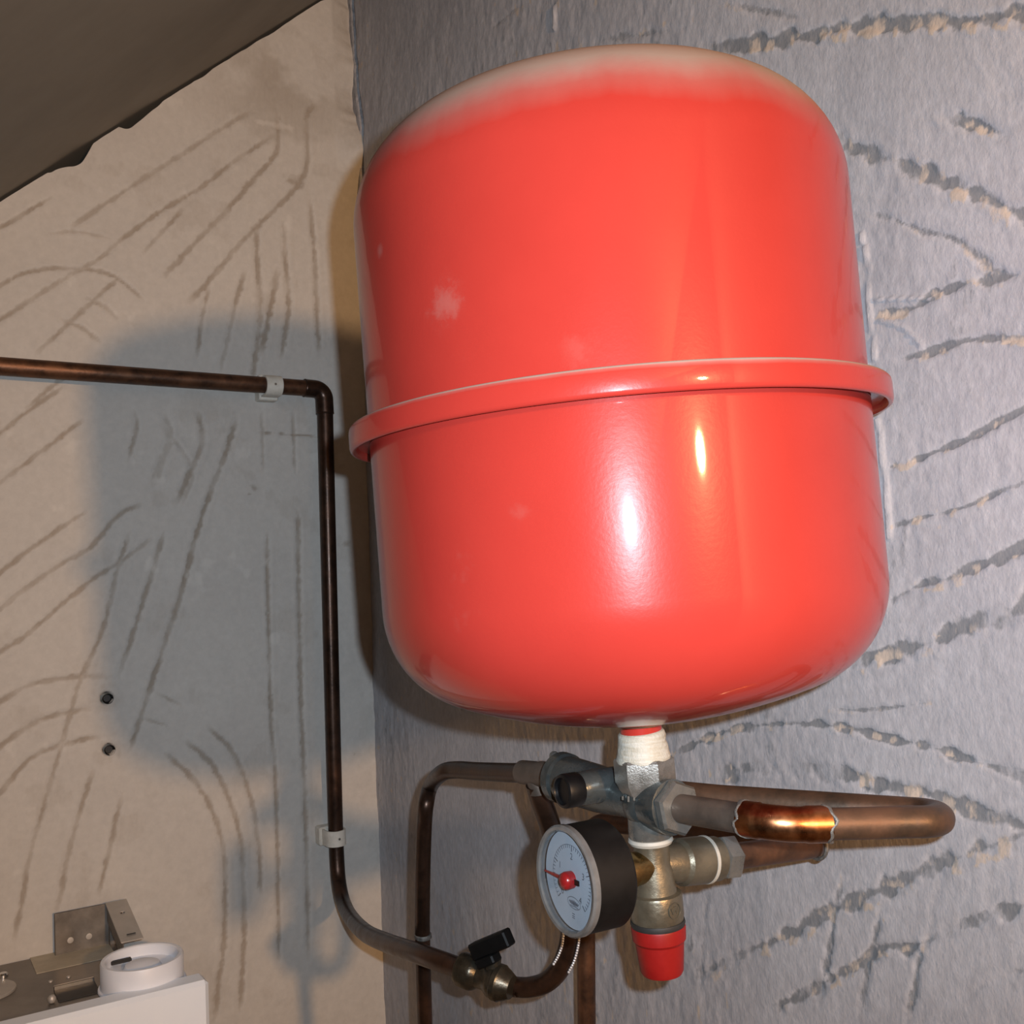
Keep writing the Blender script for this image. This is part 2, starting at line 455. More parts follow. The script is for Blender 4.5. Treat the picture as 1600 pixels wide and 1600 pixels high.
# ---- cream wall with trowel grooves
def run_on(pts, lo, hi):
    """strokes that reach the edge of the view go on along the wall"""
    p = [tuple(q) for q in pts]
    for a, b_, end in ((1, 0, 0), (-2, -1, 1)):
        (x1, y1), (x0, y0) = p[a], p[b_]
        if (x0 <= 0 and lo) or (x0 >= 1600 and hi):
            k = 170 / max(1, math.hypot(x0 - x1, y0 - y1)); q = (x0 + (x0 - x1) * k, y0 + (y0 - y1) * k)
            p = [q] + p if end == 0 else p + [q]
    return p
S_L = []
def sl(w, *pts, amp=1.0): S_L.append((run_on(pts, True, False), w, amp))
sl(7, (0, 356), (80, 308)); sl(7, (0, 446), (40, 426), (100, 418), (160, 424), (192, 440), (224, 468))
sl(6, (76, 364), (120, 362), (172, 372)); sl(8, (0, 500), (60, 460), (120, 424), (160, 400), (188, 376), (248, 332), (320, 288), (360, 256), (432, 208))
sl(8, (108, 356), (132, 340), (192, 300), (248, 264), (304, 228), (348, 200), (408, 164), amp=.8); sl(7, (224, 394), (256, 360), (288, 324))
sl(9, (256, 432), (304, 380), (352, 332), (400, 276), (432, 236), (436, 172)); sl(9, (296, 472), (340, 424), (380, 376), (424, 332), (460, 296), (480, 256), (480, 180), (500, 160))
sl(9, (400, 352), (404, 420), (408, 480), (396, 600)); sl(9, (444, 348), (448, 420), (452, 480), (440, 560)); sl(10, (408, 552), (424, 480), (436, 420), amp=1.2)
sl(8, (484, 312), (492, 400), (496, 500), (500, 552)); sl(7, (308, 560), (316, 500), (328, 448)); sl(8, (344, 584), (356, 532), (372, 464), (384, 424))
sl(8, (132, 464), (160, 476), (184, 496)); sl(8, (92, 496), (128, 512), (160, 536)); sl(8, (52, 556), (96, 516), (152, 464), (188, 432)); sl(8, (40, 640), (76, 608), (132, 568))
sl(8, (0, 676), (47, 640), (105, 600)); sl(8, (0, 754), (48, 718), (133, 654)); sl(8, (0, 896), (48, 858), (95, 825), (138, 797))
sl(8, (0, 953), (33, 925), (95, 882), (143, 854), (185, 806), (223, 787)); sl(8, (0, 1020), (48, 987), (138, 911), (190, 877), (238, 840))
sl(7, (209, 640), (214, 668), (200, 721)); sl(12, (257, 640), (264, 687), (238, 763), amp=.7); sl(10, (309, 640), (316, 692), (276, 787)); sl(7, (250, 660), (300, 730), (284, 790), amp=.6)
sl(9, (371, 654), (352, 711), (328, 773), (304, 849), (285, 925), (266, 982), (238, 1067), (204, 1172), amp=1.2)
sl(8, (204, 830), (185, 887), (162, 982), (128, 1058), (105, 1134), (86, 1200), (62, 1281), (43, 1353), (36, 1400), (22, 1468))
sl(8, (257, 830), (238, 897), (214, 973), (185, 1058)); sl(9, (147, 1205), (124, 1272), (105, 1343), (97, 1385), (88, 1428)); sl(8, (192, 1239), (176, 1305), (154, 1400))
sl(9, (0, 1098), (48, 1070), (119, 1058), (176, 1058)); sl(9, (0, 1167), (29, 1146), (71, 1122), (143, 1106)); sl(9, (0, 1239), (48, 1186), (95, 1165), (157, 1151))
sl(9, (259, 1177), (295, 1210), (328, 1258), (347, 1315), (352, 1376), (350, 1480), (342, 1542), (335, 1598)); sl(9, (290, 1158), (328, 1191), (356, 1243), (375, 1305), (380, 1372), (382, 1472), (375, 1580))
sl(8, (323, 1136), (361, 1172), (390, 1239), (404, 1315), (408, 1400)); sl(7, (242, 1082), (285, 1103)); sl(7, (219, 1120), (266, 1136))
sl(7, (418, 830), (420, 973), (423, 1115), (430, 1210), (435, 1376), (436, 1500)); sl(8, (466, 797), (468, 973), (470, 1091), (475, 1210), (480, 1381), (482, 1500))
sl(6, (458, 640), (461, 740), amp=.7); sl(6, (409, 640), (413, 740), amp=.6)
sl(3, (400, 676), (450, 678), (500, 683), amp=1.3)
tg = axis_pts([(-.03, .80, .0022), (.80, 1.6, .08)]); zg = axis_pts([(0, 1.0, .1), (1.0, 2.48, .0022), (2.48, 3.0, .1)])
T, Z = np.meshgrid(tg, zg)
H = (fbm(T * 6, Z * 6, 3) - .5) * .006 + (fbm(T * 60, Z * 60, 9) - .5) * .0012
GR = np.clip((fbm(T * 22, Z * 22, 21, 5) - .60) * 2.0, 0, .22)
BA = np.clip((fbm(T * 30, Z * 30, 31, 5) - .72) * 5, 0, .5)
edge = fbm(T * 180, Z * 180, 41, 3); brk = fbm(T * 38, Z * 38, 47, 3)
for sl_, d, side, al, L, hw, amp in stroke_field(T, Z, S_L, DL, NL):
    hw = hw * 1.25; e = d + (edge[sl_] - .5) * hw * 1.1
    mk = np.clip((hw - e) / (.6 * hw), 0, 1)
    endf = np.clip(np.minimum(al, L - al) / .02 + .25, 0, 1)
    k = mk * endf * np.clip(brk[sl_] * 1.6 + .1, .55, 1) * amp
    H[sl_] -= .0014 * k
    GR[sl_] = np.maximum(GR[sl_], .78 * k)
    H[sl_] += .0005 * np.clip(1 - abs(d - 1.7 * hw) / (.7 * hw), 0, 1) * endf
for (u, v, r) in ((167, 1091, .0055), (170, 1171, .0050)):      # two drilled holes, the shade inside them painted dark
    p, _ = ray_wall(u, v, NL); t0 = (p - C0) @ DL
    q = np.hypot(T - t0, Z - p[2]); H -= .035 * np.clip((r * 1.2 - q) / (r * .3), 0, 1)
    GR = np.maximum(GR, np.clip((r * 1.5 - q) / (r * .4), 0, 1))
    GR = np.maximum(GR, .5 * np.clip(1 - q / (r * 5), 0, 1) * edge * 1.6)
for (u, v, r) in ((398, 762, .006), (390, 772, .003), (541, 850, .008), (553, 1178, .004), (190, 1238, .003), (460, 283, .016)):   # stains and chips
    p, _ = ray_wall(u, v, NL); t0 = (p - C0) @ DL; q = np.hypot(T - t0, (Z - p[2]) * 1.3) + (edge - .5) * r * 1.3
    GR = np.maximum(GR, .65 * np.clip((r - q) / (r * .8), 0, 1))
# mould-like patch near the corner
p, _ = ray_wall(440, 130, NL); q = np.hypot(T - (p - C0) @ DL, Z - p[2])
GR = np.maximum(GR, np.clip(1 - q / .17, 0, 1) * np.clip((fbm(T * 16, Z * 16, 77, 5) - .42) * 3, 0, .6))
# plaster lip at the corner, uneven
lip = (fbm(0 * T + 3.3, Z * 14, 55, 4) - .45) * .07
H += np.clip(1 - T / .03, 0, 1) * lip * np.clip((Z - 2.10) / .08, .10, 1)
pA = WL(0, 309); pB = WL(497, 0)
sA = (pA - C0) @ DL; sB = (pB - C0) @ DL
def ceil_z(t): return pB[2] + (pA[2] - pB[2]) * (t - sB) / (sA - sB)
def wall_top(t):
    g = fbm(t * 26, t * 0 + 7.7, 61, 4); g2 = np.clip((vn(t * 34, t * 0 + 2.2, 91) - .62) * 3, 0, 1)
    return ceil_z(t) - .004 - .006 * np.clip(g - .4, 0, 1) - .016 * g2 * np.clip((t - .15) / .2, .3, 1)
wl = grid_wall('wall_left', tg, zg, H, GR, BA, DL, NL, M['wall_cream'], wall_top)
structure(wl, 'cream plaster wall with curved trowel grooves', 'wall')
wl['_o'] = [0.0, 0.0, 0.0]
for (u, v) in ((167, 1091), (170, 1171)):
    MB().lathe(WL(u, v, -.008), NL, [(0, 0), (.0040, 0), (.0056, .0045), (.0060, .0075)], 20, cap=False).build('hole_shade_disc', M['rubber_hole_shade'], wl, 40)  # black disc that paints the shade inside each drilled hole

# ---- grey wall with rough trowel bands
S_R = []
def sr(w, *pts, amp=1.0): S_R.append((run_on(pts, False, True), w, amp))
sr(24, (1100, 75), (1212, 64), (1287, 49), (1362, 39), (1475, 32), (1600, 22)); sr(26, (1314, 221), (1362, 240), (1419, 259), (1475, 285), (1531, 307), (1600, 337))
sr(15, (1456, 180), (1512, 191), (1569, 210)); sr(14, (1332, 326), (1381, 337), (1437, 360), (1494, 375), (1550, 420), (1600, 431), amp=.7)
sr(18, (1362, 490), (1419, 484), (1475, 450), (1531, 439), (1600, 428)); sr(14, (1400, 562), (1456, 551), (1512, 532), (1600, 529)); sr(12, (1377, 734), (1437, 715), (1512, 685), (1561, 659), (1600, 640))
sr(12, (1389, 822), (1437, 809), (1512, 790), (1569, 764), (1600, 752)); sr(19, (1389, 940), (1437, 914), (1475, 906), (1531, 884), (1600, 854)); sr(28, (1340, 1034), (1400, 1015), (1456, 1004), (1512, 977), (1569, 970), (1600, 947))
sr(8, (1299, 1109), (1362, 1109), (1456, 1097), amp=.7); sr(14, (1057, 1176), (1101, 1155), (1153, 1138), (1222, 1131), (1291, 1133), (1342, 1141), (1394, 1155), (1462, 1169), (1531, 1193), (1600, 1213))
sr(27, (1129, 1213), (1170, 1200), (1222, 1203), (1291, 1207), (1342, 1213), (1394, 1227), (1445, 1237), (1497, 1258), (1548, 1272), (1600, 1293))
sr(24, (1600, 1303), (1548, 1320), (1480, 1347), (1394, 1382), (1342, 1406), (1291, 1427), (1222, 1464), (1153, 1492), (1084, 1530), amp=.85)
sr(18, (1600, 1416), (1531, 1437), (1480, 1457), (1428, 1478), (1377, 1482), (1342, 1506), (1273, 1543), (1205, 1578), amp=.85)
sr(12, (1476, 1354), (1462, 1409), (1456, 1451), (1438, 1495), (1428, 1547), (1414, 1600), amp=.7); sr(13, (1377, 1416), (1366, 1471), (1356, 1512), (1346, 1581), amp=.7)
sr(12, (1318, 1368), (1304, 1427), (1294, 1495), (1277, 1564), amp=.7); sr(12, (1103, 1402), (1098, 1495), (1095, 1540), amp=.7)
sr(12, (909, 64), (987, 56), (1085, 41), amp=.6); sr(6, (811, 7), (759, 49), amp=.6); sr(10, (1500, 1560), (1560, 1530), (1600, 1515), amp=.5)
sr(10, (1130, 6), (1180, 14), (1260, 30), amp=.6)
S_RIDGE = [([(1345, 364), (1355, 412), (1358, 487), (1366, 562)], 5, 1), ([(1362, 469), (1400, 467), (1452, 466)], 4, .8), ([(1372, 655), (1380, 720), (1388, 800), (1391, 842)], 6, 1),
           ([(867, 10), (866, 44)], 8, 1), ([(1372, 500), (1410, 512), (1440, 540)], 4, .6)]
tg = axis_pts([(-.05, 1.22, .002), (1.22, 2.4, .1)]); zg = axis_pts([(0, 1.0, .1), (1.0, 1.3, .0028), (1.3, 2.05, .0016), (2.05, 2.45, .0025), (2.45, 3.0, .1)])
T, Z = np.meshgrid(tg, zg)
st = fbm(T * 70, Z * 45, 5, 4); st2 = fbm(T * 160, Z * 75, 15, 3)
zone = np.clip((fbm(T * 5, Z * 5, 25, 3) - .38) * 4, 0, 1)
H = (fbm(T * 5, Z * 5, 103) - .5) * .006 + (st - .5) * .0014 * zone + (st2 - .5) * .0010 * (.25 + zone)
GR = np.clip((st2 - .60) * 2.0, 0, .25) * zone + np.clip((fbm(T * 28, Z * 20, 35, 4) - .62) * 2, 0, .18)
BA = np.clip((fbm(T * 120, Z * 70, 45, 3) - .72) * 8, 0, .6) * zone
n1 = fbm(T * 95, Z * 80, 111, 4); n2 = fbm(T * 150, Z * 95, 121, 3); n3 = fbm(T * 26, Z * 26, 131, 3)
for sl_, d, side, al, L, hw, amp in stroke_field(T, Z, S_R, DR, NR):
    hw = hw * 1.2; e = d + (n1[sl_] - .5) * hw * 2.4
    mk = np.clip((hw - e) / (.6 * hw), 0, 1) * np.clip(np.minimum(al, L - al) / .02 + .4, 0, 1)
    k = mk * np.clip(n3[sl_] * 2.4 - .25, .40, 1) * amp
    H[sl_] -= .0014 * k * (.4 + 1.2 * n2[sl_])
    GR[sl_] = np.maximum(GR[sl_], .80 * k)
    frag = np.clip((n2[sl_] - .50) * 6, 0, .8) * np.clip((hw * 1.5 - d + (n1[sl_] - .5) * hw * 2) / (.4 * hw), 0, 1) * np.clip(.85 - side / hw * .6, 0, 1) * amp
    BA[sl_] = np.maximum(BA[sl_], .9 * frag * np.clip(n3[sl_] * 3 - .7, 0.1, 1)); H[sl_] += .0007 * frag
PAINT = np.zeros_like(H)
for sl_, d, side, al, L, hw, amp in stroke_field(T, Z, S_RIDGE, DR, NR):
    k = np.clip((hw - d) / (.6 * hw), 0, 1); H[sl_] += .003 * k * amp; GR[sl_] *= 1 - k; BA[sl_] *= 1 - k
# open crack down the corner, upper part
cr = .010 + (fbm(0 * T + 1.1, Z * 10, 141, 4) - .5) * .03
ck = np.clip(1 - abs(T - cr) / .006, 0, 1) * np.clip((Z - 2.05) / .12, 0, 1)
H -= .012 * ck; GR = np.maximum(GR, ck)
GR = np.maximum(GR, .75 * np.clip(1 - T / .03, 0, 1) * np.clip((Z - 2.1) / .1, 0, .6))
wr = grid_wall('wall_right', tg, zg, H, GR, BA, DR, NR, M['wall_grey'])
structure(wr, 'grey painted plaster wall with rough sweeping trowel bands', 'wall')

# ---- sloping ceiling and floor
ld = nrm(pA - pB)                      # down the slope along the cream wall
cn = nrm(np.cross(ld, DR)); cn = cn if cn[2] > 0 else -cn
o0 = pB - ld * 1.0 - DR * .02 + (-NR) * 0
b = MB().box(pB - ld * .75 - NL * .12, ld * 2.6, NL * 2.3, cn * .03, .002)
structure(b.build('ceiling', M['ceiling'], smooth=0), 'sloping dark brown ceiling board', 'ceiling')
b = MB().box(C0 - NL * .1 - NR * .1 + np.array([0, 0, -.05]), DL * 1.8, DR * 2.6, (0, 0, .05))
structure(b.build('floor', M['floor'], smooth=0), 'dark screed floor', 'floor')

# ------------------------------------------------------------------ expansion vessel
VC = np.array([0.06072, 0.58627, 1.72843]); VA = nrm([-0.04209, 0, 0.99911])
def VS(s): return VC + s * VA
RB = .14
def tori(k, Rc, zt, s, n=14):
    a = math.asin((RB - k) / (Rc - k)); out = []
    for th in np.linspace(0, math.pi / 2 - a, n): out.append((RB - k + k * math.cos(th), zt + s * k * math.sin(th)))
    zc = -(Rc - k) * math.cos(a)
    for ph in np.linspace(a, 0, n)[1:]: out.append((Rc * math.sin(ph), zt + s * (zc + Rc * math.cos(ph))))
    out[-1] = (0, out[-1][1]); return out
ves = thing('expansion_vessel', 'large red enamelled pressure vessel hanging beside the grey wall', 'vessel', VS(-.15))
MB().lathe(VC, VA, [(RB - .003, .002)] + [(RB, .004)] + tori(.0578, .3083, .1157, 1), 160).build('upper_shell', M['enamel'], ves, 50)
MB().lathe(VC, VA, [(RB - .003, -.002)] + [(RB, -.004)] + tori(.0569, .2942, -.098, -1), 160).build('lower_shell', M['enamel'], ves, 50)
fp = [(RB - .002, .0058), (.1485, .0056), (.1500, .0052), (.1508, .0042), (.1512, .0020), (.1512, -.0056), (.1508, -.0072), (.1498, -.0080), (.1484, -.0078), (.1474, -.0066), (.1468, -.0040), (.1440, -.0030), (RB - .002, -.0034)]
MB().lathe(VC, VA, fp, 160).build('clamp_ring', M['enamel'], ves, 50, 'rolled red clamp ring around the middle')
zb = -.098 - .0569 - .012
neck = MB().lathe(VC, VA, [(.0118, -.150), (.0118, -.1795)], 40).build('neck', M['enamel'], ves)
# sealing tape wound on the thread: slightly spiral and lumpy
prof = [(.0122, -.1762), (.0131, -.1770), (.0137, -.1800), (.0136, -.1825), (.0142, -.1850), (.0147, -.1880), (.0155, -.1906), (.0150, -.1925), (.011, -.193)]
tb = MB().lathe(VC, VA, prof, 48)
rng = np.random.default_rng(4)
vv = np.array(tb.v); rel = vv - VC; ax = rel @ VA; rad = rel - ax[:, None] * VA
ang = np.arctan2(rad[:, 1], rad[:, 0])
vv = vv + VA * (.0009 * np.sin(ang + 1.0))[:, None] + rad * (.02 * np.sin(5 * ang + ax * 900))[:, None]
tb.v = [tuple(q) for q in vv]
tb.build('thread_tape', M['tape'], ves, 50, 'cream sealing tape wound round the neck')
MB().lathe(VC, VA, [(.0112, -.1700), (.0132, -.1712), (.0134, -.1722), (.0112, -.1735)], 40).build('paint_collar', M['white_ring'], ves)

# bracket that carries the vessel, on the wall behind it
vd = (VC - C0) @ NR
br = thing('wall_bracket', 'steel bracket holding the red vessel to the grey wall', 'bracket', VC - NR * vd)
wb = VC - NR * vd
MB().box(wb - DR * .10 + np.array([0, 0, -.09]) - NR * .003, DR * .06, NR * .009, (0, 0, .16), .001).build('back_plate', M['bracket'], br)
MB().box(wb - DR * .085 + np.array([0, 0, -.036]) + NR * .004, DR * .03, NR * (vd - .122), (0, 0, .02), .001).build('arm', M['bracket'], br)

# ------------------------------------------------------------------ cross fitting under the neck
cc = VS(-.2170)
XF = thing('cross_fitting', 'nickel-plated four-way fitting with a hexagon collar under the red vessel', 'pipe fitting', cc)
AN = -VA
toward = nrm(CAM - cc)
MB().lathe(VC, VA, [(.0135, -.1905), (.0162, -.1912), (.0172, -.1925), (.0172, -.2040), (.0150, -.2090), (.0120, -.2130)], 6, e1=toward, ph=R_(26)).build('hexagon_collar', M['nickel_bright'], XF, 25, 'pale six-sided collar')
body = MB().sphere(cc, .0142, 28)
MB().lathe(VC, VA, [(.0108, -.2180), (.0118, -.2245), (.0122, -.2345), (.0118, -.2358), (.009, -.2358)], 40).build('lower_arm', M['nickel'], XF, 30)
body.build('body', M['nickel_dark'], XF, 40)
Dx = nrm(P(1175, 1281, .512) - cc)
MB().lathe(cc, Dx, [(.0128, .002), (.0142, .010), (.0150, .0185), (.0150, .0215), (.0128, .0222)], 40).build('outlet_socket', M['nickel_dark'], XF, 30)
MB().lathe(cc, Dx, [(.0142, .0222), (.0152, .0230), (.0152, .0268), (.0138, .0284), (.0095, .0286)], 6, ph=R_(8)).build('compression_nut', M['nickel'], XF, 20)
Dl = nrm(P(875, 1214, .650) - cc)
MB().lathe(cc, Dl, [(.0115, .002), (.0112, .018), (.0128, .030), (.0140, .045), (.0144, .070), (.0144, .076), (.0158, .078), (.0160, .084), (.0130, .086)], 40).build('left_arm', M['nickel_dark'], XF, 30)
# cast marks on the body
mk = MB()
for k, (u, v) in enumerate(((973, 1246), (982, 1249), (991, 1247), (1000, 1250), (1008, 1249))):
    q = P(u, v, .5656); mk.box(q - rt * .0006 - up * .0016, rt * .0012, up * (.0032 if k % 2 else .0022), fw * .0012, .0002)
mk.build('cast_marks', M['nickel'], XF, 0)
lp = P(878, 1176, .640)
MB().sphere(P(866, 1182, .652), .0034, 14).build('bleed_knob', M['nickel'], XF)

# drain port with black cap on the left arm
Gn = nrm(-.865 * rt - .50 * fw)           # direction the gauge and the capped port face
pc = P(877, 1237, .586)
port = thing('drain_cap', 'round black cap on the side port of the nickel fitting', 'cap', pc)
MB().lathe(pc, -Gn, [(.0086, .010), (.0095, .012), (.0098, .022), (.0100, .024), (.0092, .052)], 36).build('port', M['nickel_dark'], port)
MB().lathe(pc, -Gn, [(0, .0022), (.0072, .0022), (.0078, 0), (.0094, .0006), (.0098, .002), (.0098, .0105), (.0090, .0120), (0, .0120)], 40).build('cap', M['black_plastic'], port, 30)

# ------------------------------------------------------------------ safety valve
sv = thing('safety_valve', 'brass safety valve with a red plastic cap below the nickel fitting', 'valve', VS(-.262))
MB().lathe(VC, VA, [(.0100, -.2352), (.0124, -.2360), (.0128, -.2376), (.0118, -.2392), (.0100, -.2396)], 40).build('tape_ring', M['white_ring'], sv)
vbx = VS(-.2515)
bd = MB().lathe(VC, VA, [(.0100, -.2385), (.0102, -.2500), (.0112, -.2540), (.0116, -.2620), (.0122, -.2660), (.0146, -.2668), (.0150, -.2680), (.0151, -.2790), (.0146, -.2815), (.010, -.2815)], 48)
vbo = bd.build('valve_body', M['brass_grey'], sv, 28)
MB().lathe(vbx, Gn, [(.006, .000), (.0088, .004), (.0092, .0150), (.0098, .0152), (.0098, .0240), (.0070, .0250)], 36).build('gauge_arm', M['brass'], sv, 28)
Do = nrm(P(1200, 1333, .622) - vbx)
MB().lathe(vbx, Do, [(.008, .004), (.0106, .012), (.0112, .018), (.0132, .0200), (.0134, .0365), (.010, .0367)], 40).build('outlet_arm', M['brass_grey'], sv, 28)
MB().lathe(vbx, Do, [(.010, .0366), (.0135, .0368), (.0137, .0388), (.0130, .0394), (.010, .0396)], 40).build('sealant_ring', M['white_ring'], sv)
MB().lathe(vbx, Do, [(.010, .0394), (.0125, .0398), (.0126, .0465), (.010, .047)], 40).build('outlet_collar', M['brass_grey'], sv, 28)
MB().lathe(vbx, Do, [(.0110, .0470), (.0133, .0484), (.0133, .0580), (.0118, .0598), (.0085, .0600)], 6, ph=R_(14)).build('outlet_nut', M['nickel'], sv, 20)
em = P(1055, 1413, .563)
ea = nrm(em - VS(-.274)); ea = nrm(ea - (ea @ VA) * VA)
ec = VS(-.2735) + ea * .0151
emb = MB().torus(ec, ea, .0042, .00035, 28, 6)
e1 = nrm(np.cross(VA, ea))
for (x0, y0, x1, y1) in ((-.0026, .0016, -.0014, -.0018), (-.0014, -.0018, 0, .001), (0, .001, .0014, -.0018), (.0014, -.0018, .0026, .0016), (-.0008, .0022, .001, .0022)):
    emb.tube([ec + e1 * x0 + VA * y0, ec + e1 * x1 + VA * y1], .0003, 6)
emb.build('maker_emblem', M['brass_grey'], vbo, 40)
MB().lathe(VC, VA, [(.011, -.2810), (.0152, -.2815), (.0155, -.2830), (.0150, -.2846), (.011, -.2848)], 48).build('rubber_ring', M['rubber_hole_shade'], sv)
cap = MB().lathe(VC, VA, [(.010, -.2844), (.0151, -.2846), (.0154, -.2856), (.0150, -.2920), (.0138, -.2936), (.0122, -.3092), (.0112, -.3110), (0, -.3112)], 48)
cap.build('red_cap', M['red_cap'], sv, 28, 'tapered red plastic cap')

# ------------------------------------------------------------------ pressure gauge
fc = P(881, 1377, .546)
ga = thing('pressure_gauge', 'round black pressure gauge with a pale dial and red needle', 'gauge', fc)
GR_ = .0290
gup = nrm(up - (up @ Gn) * Gn); grt = np.cross(gup, Gn)      # dial up and dial right as seen from the front
MB().lathe(fc, -Gn, [(GR_ - .0032, .0060), (GR_ - .0030, .0040), (GR_ - .0006, .0036), (GR_ - .0004, .0265), (GR_ - .0015, .0280), (0, .0280)], 72, cap=False).build('case', M['gauge_case'], ga, 30)
MB().lathe(fc, -Gn, [(GR_ - .0030, .0042), (GR_ - .0034, .0014), (GR_ - .0026, .0003), (GR_ - .0010, .0), (GR_, .0012), (GR_, .0040), (GR_ - .0006, .0044), (GR_ - .0030, .0042)], 72, cap=False).build('bezel', M['bezel'], ga, 30, 'clear plastic rim')
dl_ = MB().lathe(fc, -Gn, [(0, .0050), (GR_ - .0031, .0050), (GR_ - .0031, .0056), (0, .0056)], 64).build('dial', M['dial'], ga, 30)
MB().lathe(fc, -Gn, [(0, -.0036), (.008, -.0033), (.016, -.0022), (.022, -.0006), (GR_ - .0033, .0012), (GR_ - .0033, .0018), (.022, .0), (.016, -.0016), (.008, -.0027), (0, -.0030)], 64).build('lens', M['glass'], ga, 30)
MB().lathe(fc, -Gn, [(.007, .027), (.0075, .0285), (.0075, .034)], 30).build('stem', M['brass'], ga)
dp = fc - Gn * .0048
def dial(x, y): return dp + grt * x + gup * y
ink = MB()
for k in range(41):
    t = R_(225 - 270 * k / 40); big = k % 10 == 0
    a, b_ = (.0150, .0182) if big else (.0164, .0182)
    c, s_ = math.cos(t), math.sin(t); q = np.array([-s_, c]) * (.00022 if big else .00010)
    v = [dial(a * c + q[0], a * s_ + q[1]), dial(a * c - q[0], a * s_ - q[1]), dial(b_ * c - q[0], b_ * s_ - q[1]), dial(b_ * c + q[0], b_ * s_ + q[1])]
    v2 = [p_ - Gn * .0002 for p_ in v]
    ink.add(v + v2, [(0, 1, 2, 3), (4, 7, 6, 5), (0, 4, 5, 1), (1, 5, 6, 2), (2, 6, 7, 3), (3, 7, 4, 0)])
def ring_arc(cx, cy, rx, ry, t0, t1, wd, n=40):
    v = []; f = []
    for k in range(n + 1):
        t = t0 + (t1 - t0) * k / n
        for r in (-wd, wd): v.append(dial(cx + (rx + r) * math.cos(t), cy + (ry + r) * math.sin(t)))
    for k in range(n): f.append((2 * k, 2 * k + 1, 2 * k + 3, 2 * k + 2))
    ink.add(v, f)
ring_arc(0, 0, .0183, .0183, R_(225), R_(-45), .00012)
ring_arc(.0025, -.0118, .0062, .0030, 0, 2 * math.pi, .00016)
ink.build('scale_marks', M['ink'], dl_, 0)
def text(s_, x, y, size, parent, name='scale_figure', shear=0.0):
    cu = bpy.data.curves.new('t', 'FONT'); cu.body = s_; cu.size = size; cu.align_x = 'CENTER'; cu.align_y = 'CENTER'; cu.shear = shear
    to = bpy.data.objects.new('t', cu); col.objects.link(to)
    dg = bpy.context.evaluated_depsgraph_get(); me = bpy.data.meshes.new_from_object(to.evaluated_get(dg))
    bpy.data.objects.remove(to)
    me.name = name
    for v in me.vertices:
        q = dial(x + v.co.x, y + v.co.y) + Gn * .00005 - np.array(parent['_o']); v.co = [float(k) for k in q]
    me.materials.clear(); me.materials.append(M['ink'])
    o = bpy.data.objects.new(name, me); col.objects.link(o); o.parent = parent; return o
for k in range(5):
    t = R_(225 - 270 * k / 4); text(str(k), .0122 * math.cos(t), .0122 * math.sin(t), .0050, dl_)
text('bar', -.0062, -.0068, .0036, dl_, 'unit_lettering'); 
wv = MB(); wv.tube([dial(.0025 + x, -.0118 + (.0014 - .0004 * abs(x) / .002) * math.sin(x * 4600 + 1)) for x in np.linspace(-.0044, .0044, 60)], .00022, 6)
wv.tube([dial(.0025 + x, -.0136 + .0002 * math.sin(x * 900)) for x in np.linspace(-.0036, .0040, 16)], .00014, 6)
for yy in (-.0176, -.0188, -.0198): wv.tube([dial(.0010, yy), dial(.0032, yy)], .00016, 6)
wv.build('maker_script', M['ink'], dl_, 50)
# needle points to dial left, slightly up
hub = fc - Gn * .0020
nd = nrm(-grt * .99 - gup * .06)
nq = nrm(np.cross(Gn, nd))
nb = MB()
v = [hub - nq * .0012, hub + nq * .0012, hub + nd * .0230 + nq * .0004, hub + nd * .0230 - nq * .0004]
v += [p_ - Gn * .0008 for p_ in v]
nb.add(v, [(0, 1, 2, 3), (4, 7, 6, 5), (0, 4, 5, 1), (1, 5, 6, 2), (2, 6, 7, 3), (3, 7, 4, 0)])
nd_o = nb.build('needle', M['needle'], ga, 0)
MB().lathe(hub, Gn, [(.0046, -.003), (.0048, .0005), (.0042, .0026), (.0022, .0038), (0, .0041)], 32).build('hub', M['needle'], nd_o, 50)
tb2 = MB(); v = [hub + nq * .0016, hub - nq * .0016, hub - nd * .0085 - nq * .0013, hub - nd * .0085 + nq * .0013]; v = [p_ - Gn * .0016 for p_ in v]
v += [p_ - Gn * .0007 for p_ in v]; tb2.add(v, [(0, 1, 2, 3), (4, 7, 6, 5), (0, 4, 5, 1), (1, 5, 6, 2), (2, 6, 7, 3), (3, 7, 4, 0)])
tb2.build('tail', M['black_plastic'], nd_o, 0)

# ------------------------------------------------------------------ copper loop on the right of the fitting
lo = thing('copper_loop', 'thick copper pipe loop bent back on itself beside the grey wall', 'pipe', P(1250, 1285, .51))
RL = .00775
st0 = cc + Dx * .0288
j1 = P(1172, 1281, .513)
MB().tube([st0, j1], RL, 28).build('tail_pipe', M['copper_grey'], lo)
el = spline([P(1166, 1279.5, .5145), P(1190, 1283, .507), P(1215, 1286, .503), P(1245, 1288, .5015), P(1292, 1287.5, .503)], 8)
n_ = len(el); rr = [RL + .0013 if (i < 8 or i > n_ - 7) else RL + .0009 for i in range(n_)]
MB().tube(el, rr, 28).build('bright_elbow', M['copper_bright'], lo, 50, 'shiny orange copper elbow')
for q, ax in ((el[0], el[1] - el[0]), (el[-1], el[-1] - el[-2])):
    s_ = MB().torus(q, ax, RL + .0006, .0011, 32, 8)
    vv = np.array(s_.v); a_ = np.arctan2(vv[:, 2] - q[2], vv[:, 1] - q[1]); vv += nrm(ax)[None] * (.0013 * np.sin(3 * a_) + .0008 * np.sin(7 * a_ + 1))[:, None]; s_.v = [tuple(k) for k in vv]
    s_.build('solder_joint', M['solder'], lo)
bk0 = P(1425, 1269, .542); bk1 = P(1125, 1248, .586)
cU = .5 * (P(1428, 1284, .505) + bk0)
pa = P(1428, 1284, .505)
